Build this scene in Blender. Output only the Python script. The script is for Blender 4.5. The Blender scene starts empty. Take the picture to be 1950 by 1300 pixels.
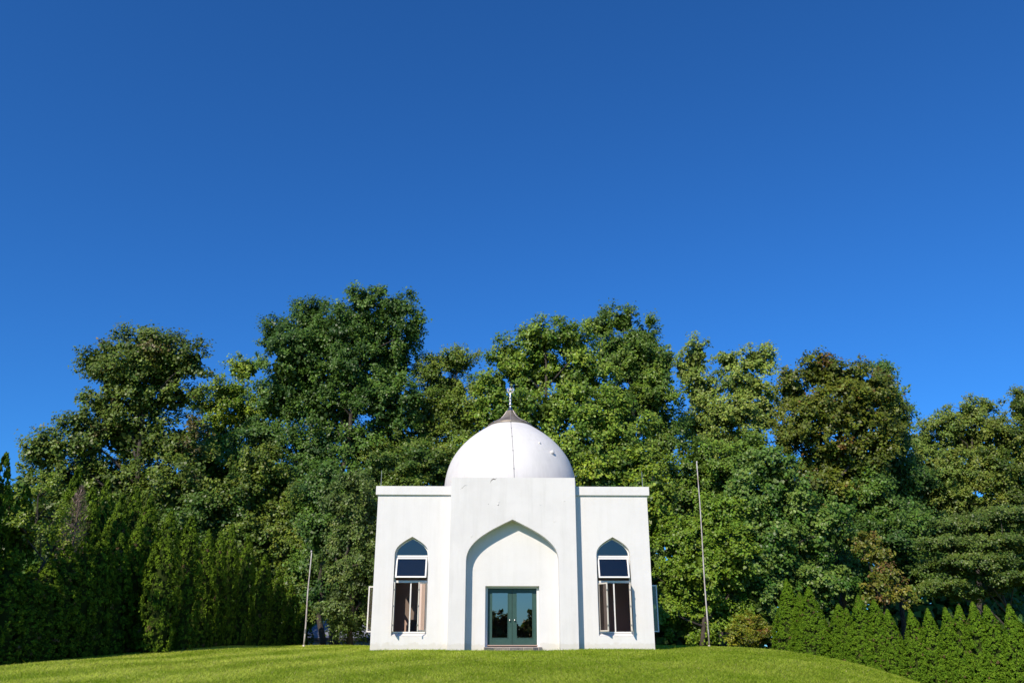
import bpy, math, random
import numpy as np

# ------------------------------------------------------------------ camera
F_PX, HORIZON = 1590.0, 1226.0                     # focal length and eye level, for a 1950 x 1300 frame
PITCH = math.atan((HORIZON - 650) / F_PX)
YAW = math.radians(1.03)
EYE = 0.204
sc = bpy.context.scene
cam = bpy.data.cameras.new('camera')
cam.sensor_width = 36.0
cam.lens = F_PX / 1950 * 36.0
cam.clip_end = 3000
cam_o = bpy.data.objects.new('camera', cam)
sc.collection.objects.link(cam_o)
cam_o.location = (0, 0, EYE)
cam_o.rotation_euler = (math.pi / 2 + PITCH, 0, -YAW)
sc.camera = cam_o

# ------------------------------------------------------------------ sky and sun
SUN_AZ, SUN_EL = math.radians(28.0), math.radians(35.5)     # azimuth to the left of straight behind the camera
w = bpy.data.worlds.new('World'); sc.world = w; w.use_nodes = True
nt = w.node_tree; nt.nodes.clear()
sky = nt.nodes.new('ShaderNodeTexSky'); sky.sky_type = 'NISHITA'
sky.sun_disc = False
sky.sun_elevation = SUN_EL
sky.sun_rotation = math.pi + SUN_AZ
sky.altitude = 0; sky.air_density = 1.0; sky.dust_density = 0.2; sky.ozone_density = 10.0
tone = nt.nodes.new('ShaderNodeMixRGB'); tone.blend_type = 'MULTIPLY'; tone.inputs[0].default_value = 1; tone.inputs[2].default_value = (.32, .745, 1.05, 1)   # the deep blue of this camera's sky, even over the whole dome
bg = nt.nodes.new('ShaderNodeBackground'); bg.inputs['Strength'].default_value = 0.145
out = nt.nodes.new('ShaderNodeOutputWorld')
nt.links.new(sky.outputs[0], tone.inputs[1]); nt.links.new(tone.outputs[0], bg.inputs[0]); nt.links.new(bg.outputs[0], out.inputs[0])
sun = bpy.data.lights.new('sun', 'SUN'); sun.energy = 5.0; sun.angle = math.radians(0.53); sun.color = (1.0, 0.885, 0.74)
sun_o = bpy.data.objects.new('sun', sun); sc.collection.objects.link(sun_o)
sun_o.rotation_euler = (math.pi / 2 - SUN_EL, 0, -SUN_AZ)
sun_o.location = (-20, -40, 40)
sc.view_settings.view_transform = 'Standard'; sc.view_settings.look = 'None'
sc.view_settings.exposure = 0.0; sc.view_settings.gamma = 1.0; sc.view_settings.use_curve_mapping = False
sc.render.engine = 'CYCLES'
sc.cycles.max_bounces = 8; sc.cycles.transparent_max_bounces = 12; sc.cycles.sample_clamp_indirect = 6

# ------------------------------------------------------------------ helpers
COL = sc.collection
def at(px, py, Y):
    """world point seen at a place of the 1950 x 1300 frame, at distance Y ahead"""
    u, v = (px - 975) / F_PX, -(py - 650) / F_PX
    c, s = math.cos(PITCH), math.sin(PITCH)
    d = (u, c - v * s, s + v * c)
    cy, sy = math.cos(YAW), math.sin(YAW)
    d = (d[0] * cy + d[1] * sy, -d[0] * sy + d[1] * cy, d[2])
    k = Y / d[1]
    return np.array([d[0] * k, Y, EYE + d[2] * k])
def px_size(p):
    """metres per frame pixel at a world point"""
    fwd = (math.sin(YAW) * math.cos(PITCH), math.cos(YAW) * math.cos(PITCH), math.sin(PITCH))
    return (p[0] * fwd[0] + p[1] * fwd[1] + (p[2] - EYE) * fwd[2]) / F_PX

def link(name, me, mat=None, parent=None):
    o = bpy.data.objects.new(name, me); COL.objects.link(o)
    if mat is not None and me is not None and not me.materials:
        for m in (mat if isinstance(mat, (list, tuple)) else [mat]): me.materials.append(m)
    if parent is not None: o.parent = parent
    return o
def tag(o, label=None, cat=None, group=None, kind=None):
    if label: o['label'] = label
    if cat: o['category'] = cat
    if group: o['group'] = group
    if kind: o['kind'] = kind
    return o
def empty(name, loc):
    o = bpy.data.objects.new(name, None); COL.objects.link(o); o.location = loc; o.empty_display_size = 0.3
    return o

class MB:
    def __init__(s): s.v = []; s.f = []; s.m = []
    def add(s, vs, fs, mi=0):
        n = len(s.v); s.v += [tuple(map(float, p)) for p in vs]
        s.f += [tuple(i + n for i in f) for f in fs]; s.m += [mi] * len(fs)
    def quad(s, a, b, c, d, mi=0): s.add([a, b, c, d], [(0, 1, 2, 3)], mi)
    def box(s, x0, x1, y0, y1, z0, z1, mi=0, M=None):
        vs = [(x, y, z) for z in (z0, z1) for y in (y0, y1) for x in (x0, x1)]
        if M is not None: vs = [M(p) for p in vs]
        s.add(vs, [(0, 2, 3, 1), (4, 5, 7, 6), (0, 1, 5, 4), (2, 6, 7, 3), (0, 4, 6, 2), (1, 3, 7, 5)], mi)
    def tube(s, pts, rads, n=8, cap=True, mi=0):
        pts = [np.array(p, float) for p in pts]; k = len(s.v)
        if not hasattr(rads, '__len__'): rads = [rads] * len(pts)
        ref = None
        for i, p in enumerate(pts):
            t = pts[min(i + 1, len(pts) - 1)] - pts[max(i - 1, 0)]; t /= (np.linalg.norm(t) + 1e-9)
            if ref is None: ref = np.array([1., 0, 0]) if abs(t[0]) < .8 else np.array([0, 1., 0])
            a = ref - t * ref.dot(t); a /= np.linalg.norm(a); b = np.cross(t, a); ref = a
            for j in range(n):
                an = 2 * math.pi * j / n
                s.v.append(tuple(p + rads[i] * (a * math.cos(an) + b * math.sin(an))))
        for i in range(len(pts) - 1):
            for j in range(n):
                j2 = (j + 1) % n
                s.f.append((k + i * n + j, k + i * n + j2, k + (i + 1) * n + j2, k + (i + 1) * n + j)); s.m.append(mi)
        if cap:
            s.f.append(tuple(k + j for j in range(n))[::-1]); s.m.append(mi)
            s.f.append(tuple(k + (len(pts) - 1) * n + j for j in range(n))); s.m.append(mi)
    def lathe(s, prof, c=(0, 0), n=48, mi=0, wob=None):
        k = len(s.v)
        for i, (r, z) in enumerate(prof):
            for j in range(n):
                an = 2 * math.pi * j / n; rr = r * (wob(an, i) if wob else 1)
                s.v.append((c[0] + rr * math.cos(an), c[1] + rr * math.sin(an), z))
        for i in range(len(prof) - 1):
            for j in range(n):
                j2 = (j + 1) % n
                s.f.append((k + i * n + j, k + i * n + j2, k + (i + 1) * n + j2, k + (i + 1) * n + j)); s.m.append(mi)
    def mesh(s, name, smooth=False):
        me = bpy.data.meshes.new(name); me.from_pydata(s.v, [], s.f)
        me.polygons.foreach_set('material_index', s.m)
        if smooth: me.polygons.foreach_set('use_smooth', [True] * len(s.f))
        me.update(); return me
    def build(s, name, mat, parent=None, smooth=False): return link(name, s.mesh(name, smooth), mat, parent)

# ------------------------------------------------------------------ materials
def new_mat(name):
    m = bpy.data.materials.new(name); m.use_nodes = True
    t = m.node_tree; b = t.nodes['Principled BSDF']; return m, t, b
def simple(name, col, rough=.5, metal=0., spec=.5):
    m, t, b = new_mat(name)
    b.inputs['Base Color'].default_value = (*col, 1); b.inputs['Roughness'].default_value = rough
    b.inputs['Metallic'].default_value = metal; b.inputs['Specular IOR Level'].default_value = spec
    return m
def noise(t, scale, detail=4, rough=.55, vec=None, sc3=None):
    n = t.nodes.new('ShaderNodeTexNoise'); n.inputs['Scale'].default_value = scale
    n.inputs['Detail'].default_value = detail; n.inputs['Roughness'].default_value = rough
    g = t.nodes.new('ShaderNodeNewGeometry')
    if sc3:
        mp = t.nodes.new('ShaderNodeMapping'); mp.inputs['Scale'].default_value = sc3
        t.links.new(g.outputs['Position'], mp.inputs[0]); t.links.new(mp.outputs[0], n.inputs['Vector'])
    else: t.links.new(g.outputs['Position'], n.inputs['Vector'])
    return n.outputs['Fac']
def ramp(t, fac, stops):
    r = t.nodes.new('ShaderNodeValToRGB'); cr = r.color_ramp
    while len(cr.elements) < len(stops): cr.elements.new(.5)
    for e, (p, c) in zip(cr.elements, stops): e.position = p; e.color = (*c, 1)
    t.links.new(fac, r.inputs[0]); return r.outputs[0]
def mul(t, a, b, fac=1.0):
    m = t.nodes.new('ShaderNodeMixRGB'); m.blend_type = 'MULTIPLY'; m.inputs[0].default_value = fac
    t.links.new(a, m.inputs[1]); t.links.new(b, m.inputs[2]); return m.outputs[0]
def bump(t, b, h, dist, strength=1.0):
    n = t.nodes.new('ShaderNodeBump'); n.inputs['Distance'].default_value = dist; n.inputs['Strength'].default_value = strength
    t.links.new(h, n.inputs['Height']); t.links.new(n.outputs[0], b.inputs['Normal'])

def stucco(name, base, stain):
    m, t, b = new_mat(name)
    c1 = ramp(t, noise(t, .9, 5, .6), [(.35, tuple(x * stain for x in base)), (.6, base)])
    c2 = ramp(t, noise(t, 1.0, 5, .65, sc3=(4.5, 4.5, .30)), [(.3, (stain - .012, stain - .012, stain - .022)), (.52, (1, 1, 1))])
    gq = t.nodes.new('ShaderNodeNewGeometry'); sq = t.nodes.new('ShaderNodeSeparateXYZ'); t.links.new(gq.outputs['Position'], sq.inputs[0])
    ad = t.nodes.new('ShaderNodeMath'); ad.operation = 'MULTIPLY_ADD'; ad.inputs[1].default_value = -.38; t.links.new(noise(t, 5, 5, .7), ad.inputs[0]); t.links.new(sq.outputs['Z'], ad.inputs[2])
    c4 = ramp(t, ad.outputs[0], [(-.0, (.90, .88, .83)), (.07, (1, 1, 1))])          # soil splashed up from the lawn
    c3 = ramp(t, noise(t, 40, 3, .6), [(.3, (.965, .965, .96)), (.7, (1, 1, 1))])
    t.links.new(mul(t, mul(t, mul(t, c1, c2), c3), c4), b.inputs['Base Color'])
    b.inputs['Roughness'].default_value = .75; b.inputs['Specular IOR Level'].default_value = .3
    hs = t.nodes.new('ShaderNodeMath'); hs.operation = 'ADD'
    t.links.new(noise(t, 60, 4, .6), hs.inputs[0])
    h2 = t.nodes.new('ShaderNodeMath'); h2.operation = 'MULTIPLY'; h2.inputs[1].default_value = 3.0
    t.links.new(noise(t, 2.2, 3, .5), h2.inputs[0]); t.links.new(h2.outputs[0], hs.inputs[1])
    bump(t, b, hs.outputs[0], .006, .6)
    return m
M_STUCCO = stucco('white_stucco', (.755, .745, .73), .965)
M_PORTAL = stucco('white_portal_stucco', (.735, .725, .71), .94)
M_DOME = stucco('white_dome_paint', (.745, .73, .70), .94)
M_FRAME = simple('white_window_paint', (.80, .79, .76), .35)
M_FRAME2 = simple('cream_aged_frame', (.66, .62, .54), .45)
M_INSIDE = simple('brown_inner_plaster', (.46, .32, .26), .8)
M_FLOOR = simple('brown_carpet', (.45, .29, .22), .9)
M_STEEL = simple('polished_steel', (.60, .60, .62), .26, 1.0)
M_PALE = simple('pale_worn_metal', (.56, .50, .42), .4, .3)
M_CABLE = simple('grey_cable', (.20, .20, .20), .6, .2)
M_SEAM = simple('dull_seam_metal', (.42, .38, .36), .5, .5)
M_ROD = simple('grey_rod', (.30, .33, .34), .5, .3)
M_HW = simple('hinge_metal', (.42, .38, .32), .4, .8)
m, t, b = new_mat('weathered_cap_metal'); M_CAP = m
t.links.new(ramp(t, noise(t, 3.0, 5, .65, sc3=(1, 1, .4)), [(.3, (.14, .11, .08)), (.5, (.25, .21, .165)), (.7, (.36, .32, .27))]), b.inputs['Base Color'])
b.inputs['Metallic'].default_value = .45; b.inputs['Roughness'].default_value = .5
m, t, b = new_mat('green_door_paint'); M_DOOR = m
t.links.new(ramp(t, noise(t, 5, 4, .6), [(.3, (.029, .072, .056)), (.7, (.040, .090, .071))]), b.inputs['Base Color'])
b.inputs['Roughness'].default_value = .38
m, t, b = new_mat('bark'); M_BARK = m
t.links.new(ramp(t, noise(t, 3, 6, .65, sc3=(3, 3, .6)), [(.3, (.030, .024, .019)), (.7, (.10, .082, .065))]), b.inputs['Base Color'])
b.inputs['Roughness'].default_value = .9; bump(t, b, noise(t, 9, 4, .6, sc3=(3, 3, .5)), .05)
M_BARK2 = simple('warm_bark', (.16, .11, .08), .85)

def glass(name, refl, tint, rough=.0, coat=(1, 1, 1)):
    m, t, b = new_mat(name); t.nodes.remove(b)
    o = t.nodes['Material Output']
    tr = t.nodes.new('ShaderNodeBsdfTransparent'); tr.inputs[0].default_value = (*tint, 1)
    gl = t.nodes.new('ShaderNodeBsdfGlossy'); gl.inputs['Roughness'].default_value = rough; gl.inputs['Color'].default_value = (*coat, 1)
    fr = t.nodes.new('ShaderNodeFresnel'); fr.inputs['IOR'].default_value = refl
    mx = t.nodes.new('ShaderNodeMixShader')
    t.links.new(fr.outputs[0], mx.inputs[0]); t.links.new(tr.outputs[0], mx.inputs[1]); t.links.new(gl.outputs[0], mx.inputs[2])
    t.links.new(mx.outputs[0], o.inputs['Surface'])
    return m
M_GLASS = glass('window_glass', 2.1, (.55, .60, .60), coat=(1, .78, .68))
M_DGLASS = glass('reflective_door_glass', 4.2, (.30, .32, .34), coat=(1, .70, .56))

def leaf_material(name, rough=.44, trans=.18, spec=.33):
    m, t, b = new_mat(name)
    a = t.nodes.new('ShaderNodeAttribute'); a.attribute_name = 'tint'
    t.links.new(a.outputs['Color'], b.inputs['Base Color'])
    b.inputs['Roughness'].default_value = rough; b.inputs['Specular IOR Level'].default_value = spec
    tl = t.nodes.new('ShaderNodeBsdfTranslucent')
    g = t.nodes.new('ShaderNodeMixRGB'); g.blend_type = 'MULTIPLY'; g.inputs[0].default_value = 1
    g.inputs[2].default_value = (1.25, 1.35, .55, 1)
    t.links.new(a.outputs['Color'], g.inputs[1]); t.links.new(g.outputs[0], tl.inputs[0])
    mx = t.nodes.new('ShaderNodeMixShader'); mx.inputs[0].default_value = trans
    o = t.nodes['Material Output']
    t.links.new(b.outputs[0], mx.inputs[1]); t.links.new(tl.outputs[0], mx.inputs[2]); t.links.new(mx.outputs[0], o.inputs['Surface'])
    return m
M_LEAF = leaf_material('broad_leaf')
M_NEEDLE = leaf_material('arborvitae_frond', .7, .15, .10)
M_GRASS = leaf_material('grass_blade', .6, .38, .2)

# ------------------------------------------------------------------ terrain
def tz(x, y):
    x = np.asarray(x, float); y = np.asarray(y, float)
    ky = [-60, 0, 15, 24, 33, 40, 45, 66, 90, 900]
    kz = [-2.2, -1.42, -.74, -.36, -.03, .13, .08, -2.4, -2.9, -3.2]
    z = sum(np.interp(y + d, ky, kz) for d in (-2.4, -1.2, 0, 1.2, 2.4)) / 5
    xr = np.clip(x - 9.3 + .36 * np.clip(33 - y, 0, 16), 0, None); xl = np.clip(-11 - x, 0, None)
    fade = np.clip(1 - (np.hypot(x, y - 30) - 60) / 200, .35, 1)
    z = z - np.where(xr < 7.5, .027 * xr ** 2, .027 * 7.5 ** 2 + .405 * np.clip(xr - 7.5, 0, 9)) * fade
    z = z - np.where(xl < 8, .0115 * xl ** 2, .0115 * 64 + .184 * np.clip(xl - 8, 0, 9)) * fade
    z = z + .018 * np.sin(x * .9 + y * .5) + .015 * np.sin(x * .37 - y * .8 + 1)
    return z
def axis(a, b, step, far):
    r = [*np.arange(a, b + .01, step)]; lo = []; hi = []; d = step
    x = a
    while x > -far: d *= 1.35; x -= d; lo.append(x)
    x = b; d = step
    while x < far: d *= 1.35; x += d; hi.append(x)
    return np.array(lo[::-1] + r + hi)
xs, ys = axis(-34, 34, .7, 1500), axis(-6, 62, .7, 1500)
X, Yg = np.meshgrid(xs, ys); Z = tz(X, Yg)
nx, ny = len(xs), len(ys)
idx = np.arange(nx * ny).reshape(ny, nx)
fs = np.stack([idx[:-1, :-1], idx[:-1, 1:], idx[1:, 1:], idx[1:, :-1]], -1).reshape(-1, 4)
me = bpy.data.meshes.new('ground')
me.from_pydata(np.stack([X, Yg, Z], -1).reshape(-1, 3).tolist(), [], fs.tolist())
me.polygons.foreach_set('use_smooth', [True] * len(me.polygons)); me.update()
m, t, b = new_mat('lawn_and_forest_floor')
lawn = ramp(t, noise(t, 1.2, 6, .65), [(.3, (.15, .20, .012)), (.7, (.26, .29, .03))])
floor_ = ramp(t, noise(t, 2.0, 6, .65), [(.3, (.035, .028, .018)), (.7, (.075, .06, .035))])
g = t.nodes.new('ShaderNodeNewGeometry'); sp = t.nodes.new('ShaderNodeSeparateXYZ'); t.links.new(g.outputs['Position'], sp.inputs[0])
mr = t.nodes.new('ShaderNodeMapRange'); mr.inputs['From Min'].default_value = 47; mr.inputs['From Max'].default_value = 51
t.links.new(sp.outputs['Y'], mr.inputs['Value'])
mx = t.nodes.new('ShaderNodeMixRGB'); t.links.new(mr.outputs[0], mx.inputs[0]); t.links.new(lawn, mx.inputs[1]); t.links.new(floor_, mx.inputs[2])
t.links.new(mx.outputs[0], b.inputs['Base Color']); b.inputs['Roughness'].default_value = .95; b.inputs['Specular IOR Level'].default_value = .1
bump(t, b, noise(t, 14, 5, .7), .05)
tag(link('ground', me, m), kind='structure')

# ------------------------------------------------------------------ the domed building
CX, YW, YP = .637, 33.47, 33.0          # centre line, plane of the wing walls, plane of the portal
HALF, DEPTH = 5.37, 10.74
B = empty('domed_building', (CX, YW + DEPTH / 2, 0))
tag(B, 'white stucco building with a pointed-arch portal and a large white dome on the mown lawn', 'building')
BM = -np.array([CX, YW + DEPTH / 2, 0])
def bbuild(mb, name, mat, parent=None, smooth=False, auto=None):
    """meshes are written in world coordinates; shift them to the building's own origin"""
    o = mb.build(name, mat, parent or B, smooth)
    if (parent or B) is B: o.location = BM
    return o

def arch(half, z_bot, z_spr, z_apex, cx, n=9, k=.62):
    """pointed arch outline from bottom left over the apex to bottom right: round haunch, then nearly straight to the point"""
    L = []
    h = z_apex - z_spr
    for i in range(n + 1):
        s_ = i / n
        # cubic curve: vertical at the springing, straight towards the apex
        p0 = np.array([-half, z_spr]); p1 = np.array([-half, z_spr + h * .46]); p2 = np.array([-half * .52, z_spr + h * .72]); p3 = np.array([0, z_apex])
        q = (1 - s_) ** 3 * p0 + 3 * (1 - s_) ** 2 * s_ * p1 + 3 * (1 - s_) * s_ ** 2 * p2 + s_ ** 3 * p3
        L.append((float(q[0]), float(q[1])))
    pts = [(-half, z_bot)] + L + [(-x, z) for x, z in L[::-1][1:]] + [(half, z_bot)]
    return [(cx + x, z) for x, z in pts]
def rect(x0, x1, z0, z1): return [(x0, z0), (x0, z1), (x1, z1), (x1, z0)]

def wall(mb, x0, x1, z0, z1, ops, T, d, mi_out=0, mi_in=0, back=True, ends=True, mi_rev=0):
    """flat wall with openings; T(x, z, depth) gives the world point, d the thickness"""
    def face(poly):
        mb.add([T(x, z, 0) for x, z in poly], [tuple(range(len(poly)))], mi_out)
        if back: mb.add([T(x, z, d) for x, z in poly][::-1], [tuple(range(len(poly)))], mi_in)
    cur = x0
    for op in sorted(ops, key=lambda o: o[0][0]):
        a, c = op[0][0], op[-1][0]
        face([(cur, z0), (a, z0), (a, z1), (cur, z1)])
        if op[0][1] > z0 + 1e-6: face([(a, z0), (c, z0), (c, op[-1][1]), (a, op[0][1])])
        up = op[1:-1]
        for (xa, za), (xb, zb) in zip(up[:-1], up[1:]):
            if xb - xa > 1e-6: face([(xa, za), (xb, zb), (xb, z1), (xa, z1)])
        lp = op if op[0][1] <= z0 + 1e-6 else op + [op[0]]
        for (xa, za), (xb, zb) in zip(lp[:-1], lp[1:]):
            mb.quad(T(xa, za, 0), T(xa, za, d), T(xb, zb, d), T(xb, zb, 0), mi_rev)
        cur = c
    face([(cur, z0), (x1, z0), (x1, z1), (cur, z1)])
    if ends:
        mb.quad(T(x0, z0, 0), T(x0, z1, 0), T(x0, z1, d), T(x0, z0, d), mi_out)
        mb.quad(T(x1, z0, 0), T(x1, z0, d), T(x1, z1, d), T(x1, z1, 0), mi_out)
    mb.quad(T(x0, z1, 0), T(x1, z1, 0), T(x1, z1, d), T(x0, z1, d), mi_out)

ZR = 5.82                                # underside of the parapet band
WT = .32
ZB = -.5                                 # walls go into the ground
WIN_X = [CX - 3.945, CX + 3.925]
op_w = [arch(.662, .49, 3.50, 4.172, x) for x in WIN_X]
DX0, DX1, DZ0, DZ1 = -.425, 1.652, .10, 2.315
Tf = lambda x, z, d: (x, YW + d, z)
mb = MB(); wall(mb, CX - HALF, CX + HALF, ZB, ZR, [op_w[0], rect(DX0, DX1, ZB, DZ1), op_w[1]], Tf, WT, 0, 1, ends=False)
bbuild(mb, 'front_wall', [M_STUCCO, M_INSIDE])
SWY = 35.1                              # side windows
Tl = lambda x, z, d: (CX - HALF + d, x, z)
Tr = lambda x, z, d: (CX + HALF - d, x, z)
for T_ in (Tl, Tr):
    mb = MB(); wall(mb, YW + .001, YW + DEPTH - .001, ZB, ZR, [arch(.662, .49, 3.50, 4.172, SWY), arch(.662, .49, 3.50, 4.172, YW + DEPTH - 2.8)], T_, WT, 0, 1, ends=True)
    bbuild(mb, 'side_wall', [M_STUCCO, M_INSIDE])
Tb = lambda x, z, d: (x, YW + DEPTH - d, z)
mb = MB(); wall(mb, CX - HALF, CX + HALF, ZB, ZR, [], Tb, WT, 0, 1)
bbuild(mb, 'rear_wall', [M_STUCCO, M_INSIDE])
mb = MB(); mb.box(CX - HALF + .3, CX + HALF - .3, YW + .3, YW + DEPTH - .3, -.2, .10); bbuild(mb, 'floor', M_FLOOR)
mb = MB(); mb.box(CX - HALF + .02, CX + HALF - .02, YW + .02, YW + DEPTH - .02, ZR - .16, ZR - .004); bbuild(mb, 'roof_slab', M_INSIDE)
# parapet band, a little proud of the walls
OV = .085; PZ0, PZ1 = ZR - .02, 6.14
PL, PR = CX - 2.45, CX + 2.45            # portal sides
for (x0, x1) in ((CX - HALF - OV, PL + .01), (PR - .01, CX + HALF + OV)):
    mb = MB(); mb.box(x0, x1, YW - OV, YW + .25, PZ0, PZ1); bbuild(mb, 'parapet', M_STUCCO)
for x0, x1 in ((CX - HALF - OV, CX - HALF + .25), (CX + HALF - .25, CX + HALF + OV)):
    mb = MB(); mb.box(x0, x1, YW + .2501, YW + DEPTH - .2501, PZ0, PZ1); bbuild(mb, 'parapet', M_STUCCO)
mb = MB(); mb.box(CX - HALF - OV, CX + HALF + OV, YW + DEPTH - .25, YW + DEPTH + OV, PZ0, PZ1); bbuild(mb, 'parapet', M_STUCCO)
# portal with its deep pointed niche
AX = .610; AH = 1.785
PORT = arch(AH, ZB, 3.22, 4.785, AX, n=14)
mb = MB(); wall(mb, PL, PR, ZB, 6.42, [PORT], lambda x, z, d: (x, YP + d, z), YW - YP - .001, back=False)
zt = 6.42
mb.box(PL, PR, YW - .001, YW + 1.1, PZ0 + .1, zt)
portal = bbuild(mb, 'portal', M_PORTAL)
# worn paint: flakes, chips and short cracks
rnd = random.Random(4)
def flake(px, py, w_, h_, Y, mat, lift=.006):
    p = at(px, py, Y); n = 7; mb = MB()
    ring = [(p[0] + w_ * math.cos(a) * rnd.uniform(.6, 1.1), Y - .002, p[2] + h_ * math.sin(a) * rnd.uniform(.6, 1.1)) for a in [2 * math.pi * i / n for i in range(n)]]
    mid = (p[0] - w_ * .2, Y - lift * rnd.uniform(2, 5), p[2] - h_ * .3)
    mb.add(ring + [mid], [(i, (i + 1) % n, n) for i in range(n)])
    o = mb.build('paint_flake', mat, portal); return o
for px, py, w_, h_ in ((948, 960, .05, .05), (950, 955, .04, .03), (1075, 953, .035, .03), (1029, 961, .04, .02), (1059, 969, .03, .02), (898, 1020, .03, .06), (875, 1047, .04, .035), (889, 923, .03, .02), (1056, 992, .05, .04)):
    flake(px, py, w_, h_, YP, M_PORTAL)
M_CRACK = simple('dark_crack_mortar', (.13, .11, .09), .9)
def crack(pts, wd):
    mb = MB(); P = [at(x, y, YP) for x, y in pts]
    for i, (a, b_) in enumerate(zip(P[:-1], P[1:])):
        k0 = wd * (.2 + .8 * math.sin(math.pi * i / (len(P) - 1))); k1 = wd * (.2 + .8 * math.sin(math.pi * (i + 1) / (len(P) - 1)))
        mb.quad((a[0], YP - .002, a[2] - k0), (b_[0], YP - .002, b_[2] - k1), (b_[0], YP - .003, b_[2] + k1), (a[0], YP - .003, a[2] + k0))
    mb.build('crack', M_CRACK, portal)
crack([(933, 920), (934.5, 916), (937, 913), (940, 911.5), (943, 912.5), (945.5, 909.8)], .022)
crack([(948, 962), (950, 960.5), (950.6, 957.5)], .022)
crack([(929.4, 959), (929.9, 959.3), (930.4, 959)], .02)
crack([(877, 931), (881, 928), (885, 924), (888, 923.5)], .008)

# dome
DC = (CX - .02, 38.85)
DPROF = [(3.05, PZ0 - .1), (3.05, 6.9), (3.045, 7.15), (3.0, 7.5), (2.91, 7.85), (2.78, 8.2), (2.60, 8.52), (2.40, 8.80), (2.16, 9.07), (1.88, 9.33), (1.58, 9.56), (1.27, 9.77), (.98, 9.95), (.7, 10.08), (.3, 10.15)]
def smooth_prof(pr, n=4):
    out = []; P = [np.array(p) for p in pr]
    for i in range(len(P) - 1):
        a, b_, c, d = P[max(i - 1, 0)], P[i], P[i + 1], P[min(i + 2, len(P) - 1)]
        for k in range(n):
            u = k / n
            out.append(tuple(.5 * ((2 * b_) + (-a + c) * u + (2 * a - 5 * b_ + 4 * c - d) * u * u + (-a + 3 * b_ - 3 * c + d) * u ** 3)))
    return out + [tuple(P[-1])]
dprof = smooth_prof(DPROF)
mb = MB(); mb.lathe(dprof, DC, 96); dome = bbuild(mb, 'dome', M_DOME, smooth=True)
def dome_r(z): return float(np.interp(z, [p[1] for p in dprof], [p[0] for p in dprof]))
# cable down the dome with its clips, and two small bosses
mb = MB(); pts = []
for z in np.linspace(9.98, 6.45, 34):
    a = -math.pi / 2 + .006 + (9.98 - z) * .011
    r = dome_r(z) + .018; pts.append((DC[0] + r * math.cos(a), DC[1] + r * math.sin(a), z))
mb.tube(pts, .008, 6); mb.build('lightning_cable', M_CABLE, dome)
for z in (9.9, 9.45, 8.95, 8.2, 7.35):
    a = -math.pi / 2 + .006 + (9.98 - z) * .011; r = dome_r(z) + .02
    mb = MB(); c = (DC[0] + r * math.cos(a), DC[1] + r * math.sin(a)); mb.box(c[0] - .022, c[0] + .022, c[1] - .015, c[1] + .015, z - .014, z + .014)
    mb.build('cable_clip', M_CABLE, dome)
def boss(px, py, Y, r, l):
    p = at(px, py, Y); n = np.array([p[0] - DC[0], p[1] - DC[1], .9]); n /= np.linalg.norm(n)
    rr = math.hypot(p[0] - DC[0], p[1] - DC[1]); k = dome_r(p[2]) / rr
    q = np.array([DC[0] + (p[0] - DC[0]) * k, DC[1] + (p[1] - DC[1]) * k, p[2]])
    mb = MB(); mb.tube([q - n * .05, q + n * l, q + n * (l + .02)], [r, r, r * .6], 12); mb.build('vent_boss', M_DOME, dome, True)
boss(1052, 861, 36.75, .085, .10); boss(1022, 845, 36.9, .05, .04)
# metal cap, finial, crescent and star
def rib_w(a, i): return 1 + .018 * max(0, math.cos(8 * a + math.pi * 0)) ** 12
capp = smooth_prof([(1.0, 9.92), (1.03, 9.94), (1.02, 10.03), (.84, 10.13), (.60, 10.26), (.42, 10.39), (.28, 10.55), (.17, 10.73)], 3)
mb = MB(); mb.lathe(capp, DC, 96, wob=rib_w); cap = bbuild(mb, 'dome_cap', M_CAP, smooth=True)
for k in range(8):
    a = k * math.pi / 4 - math.pi / 2; mb = MB()
    mb.tube([(DC[0] + (r + .008) * math.cos(a), DC[1] + (r + .008) * math.sin(a), z) for r, z in capp[4:]], .013, 5)
    mb.build('seam_rib', M_SEAM, cap)
fprof = [(.185, 10.70), (.165, 10.74), (.15, 10.745), (.13, 10.79), (.115, 10.795), (.095, 10.85), (.08, 10.855), (.06, 10.92), (.05, 10.95)]
def ball(z, r): return [(max(.045, r * math.cos(t_)), z + r * .8 * math.sin(t_)) for t_ in np.linspace(-1.3, 1.3, 9)]
fprof += ball(11.05, .092) + ball(11.23, .080) + ball(11.38, .068) + [(.03, 11.46), (.026, 11.60), (.02, 11.62)]
mb = MB(); mb.lathe(fprof, DC, 24); fin = bbuild(mb, 'finial', M_STEEL, smooth=True)
mb = MB(); n = 40; ro = .165; zc = 11.775
A0, A1 = math.radians(115), math.radians(425)   # open towards the top
for i in range(n):
    s0, s1 = i / n, (i + 1) / n
    def pt(s_, side, yy):
        a = A0 + (A1 - A0) * s_; th = .004 + .030 * math.sin(math.pi * s_); r = ro if side else ro - th * 1.5
        return (DC[0] + r * math.cos(a), DC[1] + yy, zc + r * math.sin(a))
    y0, y1 = -.012, .012
    mb.quad(pt(s0, 0, y0), pt(s0, 1, y0), pt(s1, 1, y0), pt(s1, 0, y0)); mb.quad(pt(s0, 0, y1), pt(s1, 0, y1), pt(s1, 1, y1), pt(s0, 1, y1))
    mb.quad(pt(s0, 1, y0), pt(s0, 1, y1), pt(s1, 1, y1), pt(s1, 1, y0)); mb.quad(pt(s0, 0, y0), pt(s1, 0, y0), pt(s1, 0, y1), pt(s0, 0, y1))
mb.build('crescent', M_PALE, fin)
mb = MB(); star = []
for i in range(10):
    r = .125 if i % 2 == 0 else .050; a = math.pi / 2 + i * math.pi / 5; star.append((DC[0] + r * math.cos(a), zc + .035 + r * math.sin(a)))
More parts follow.
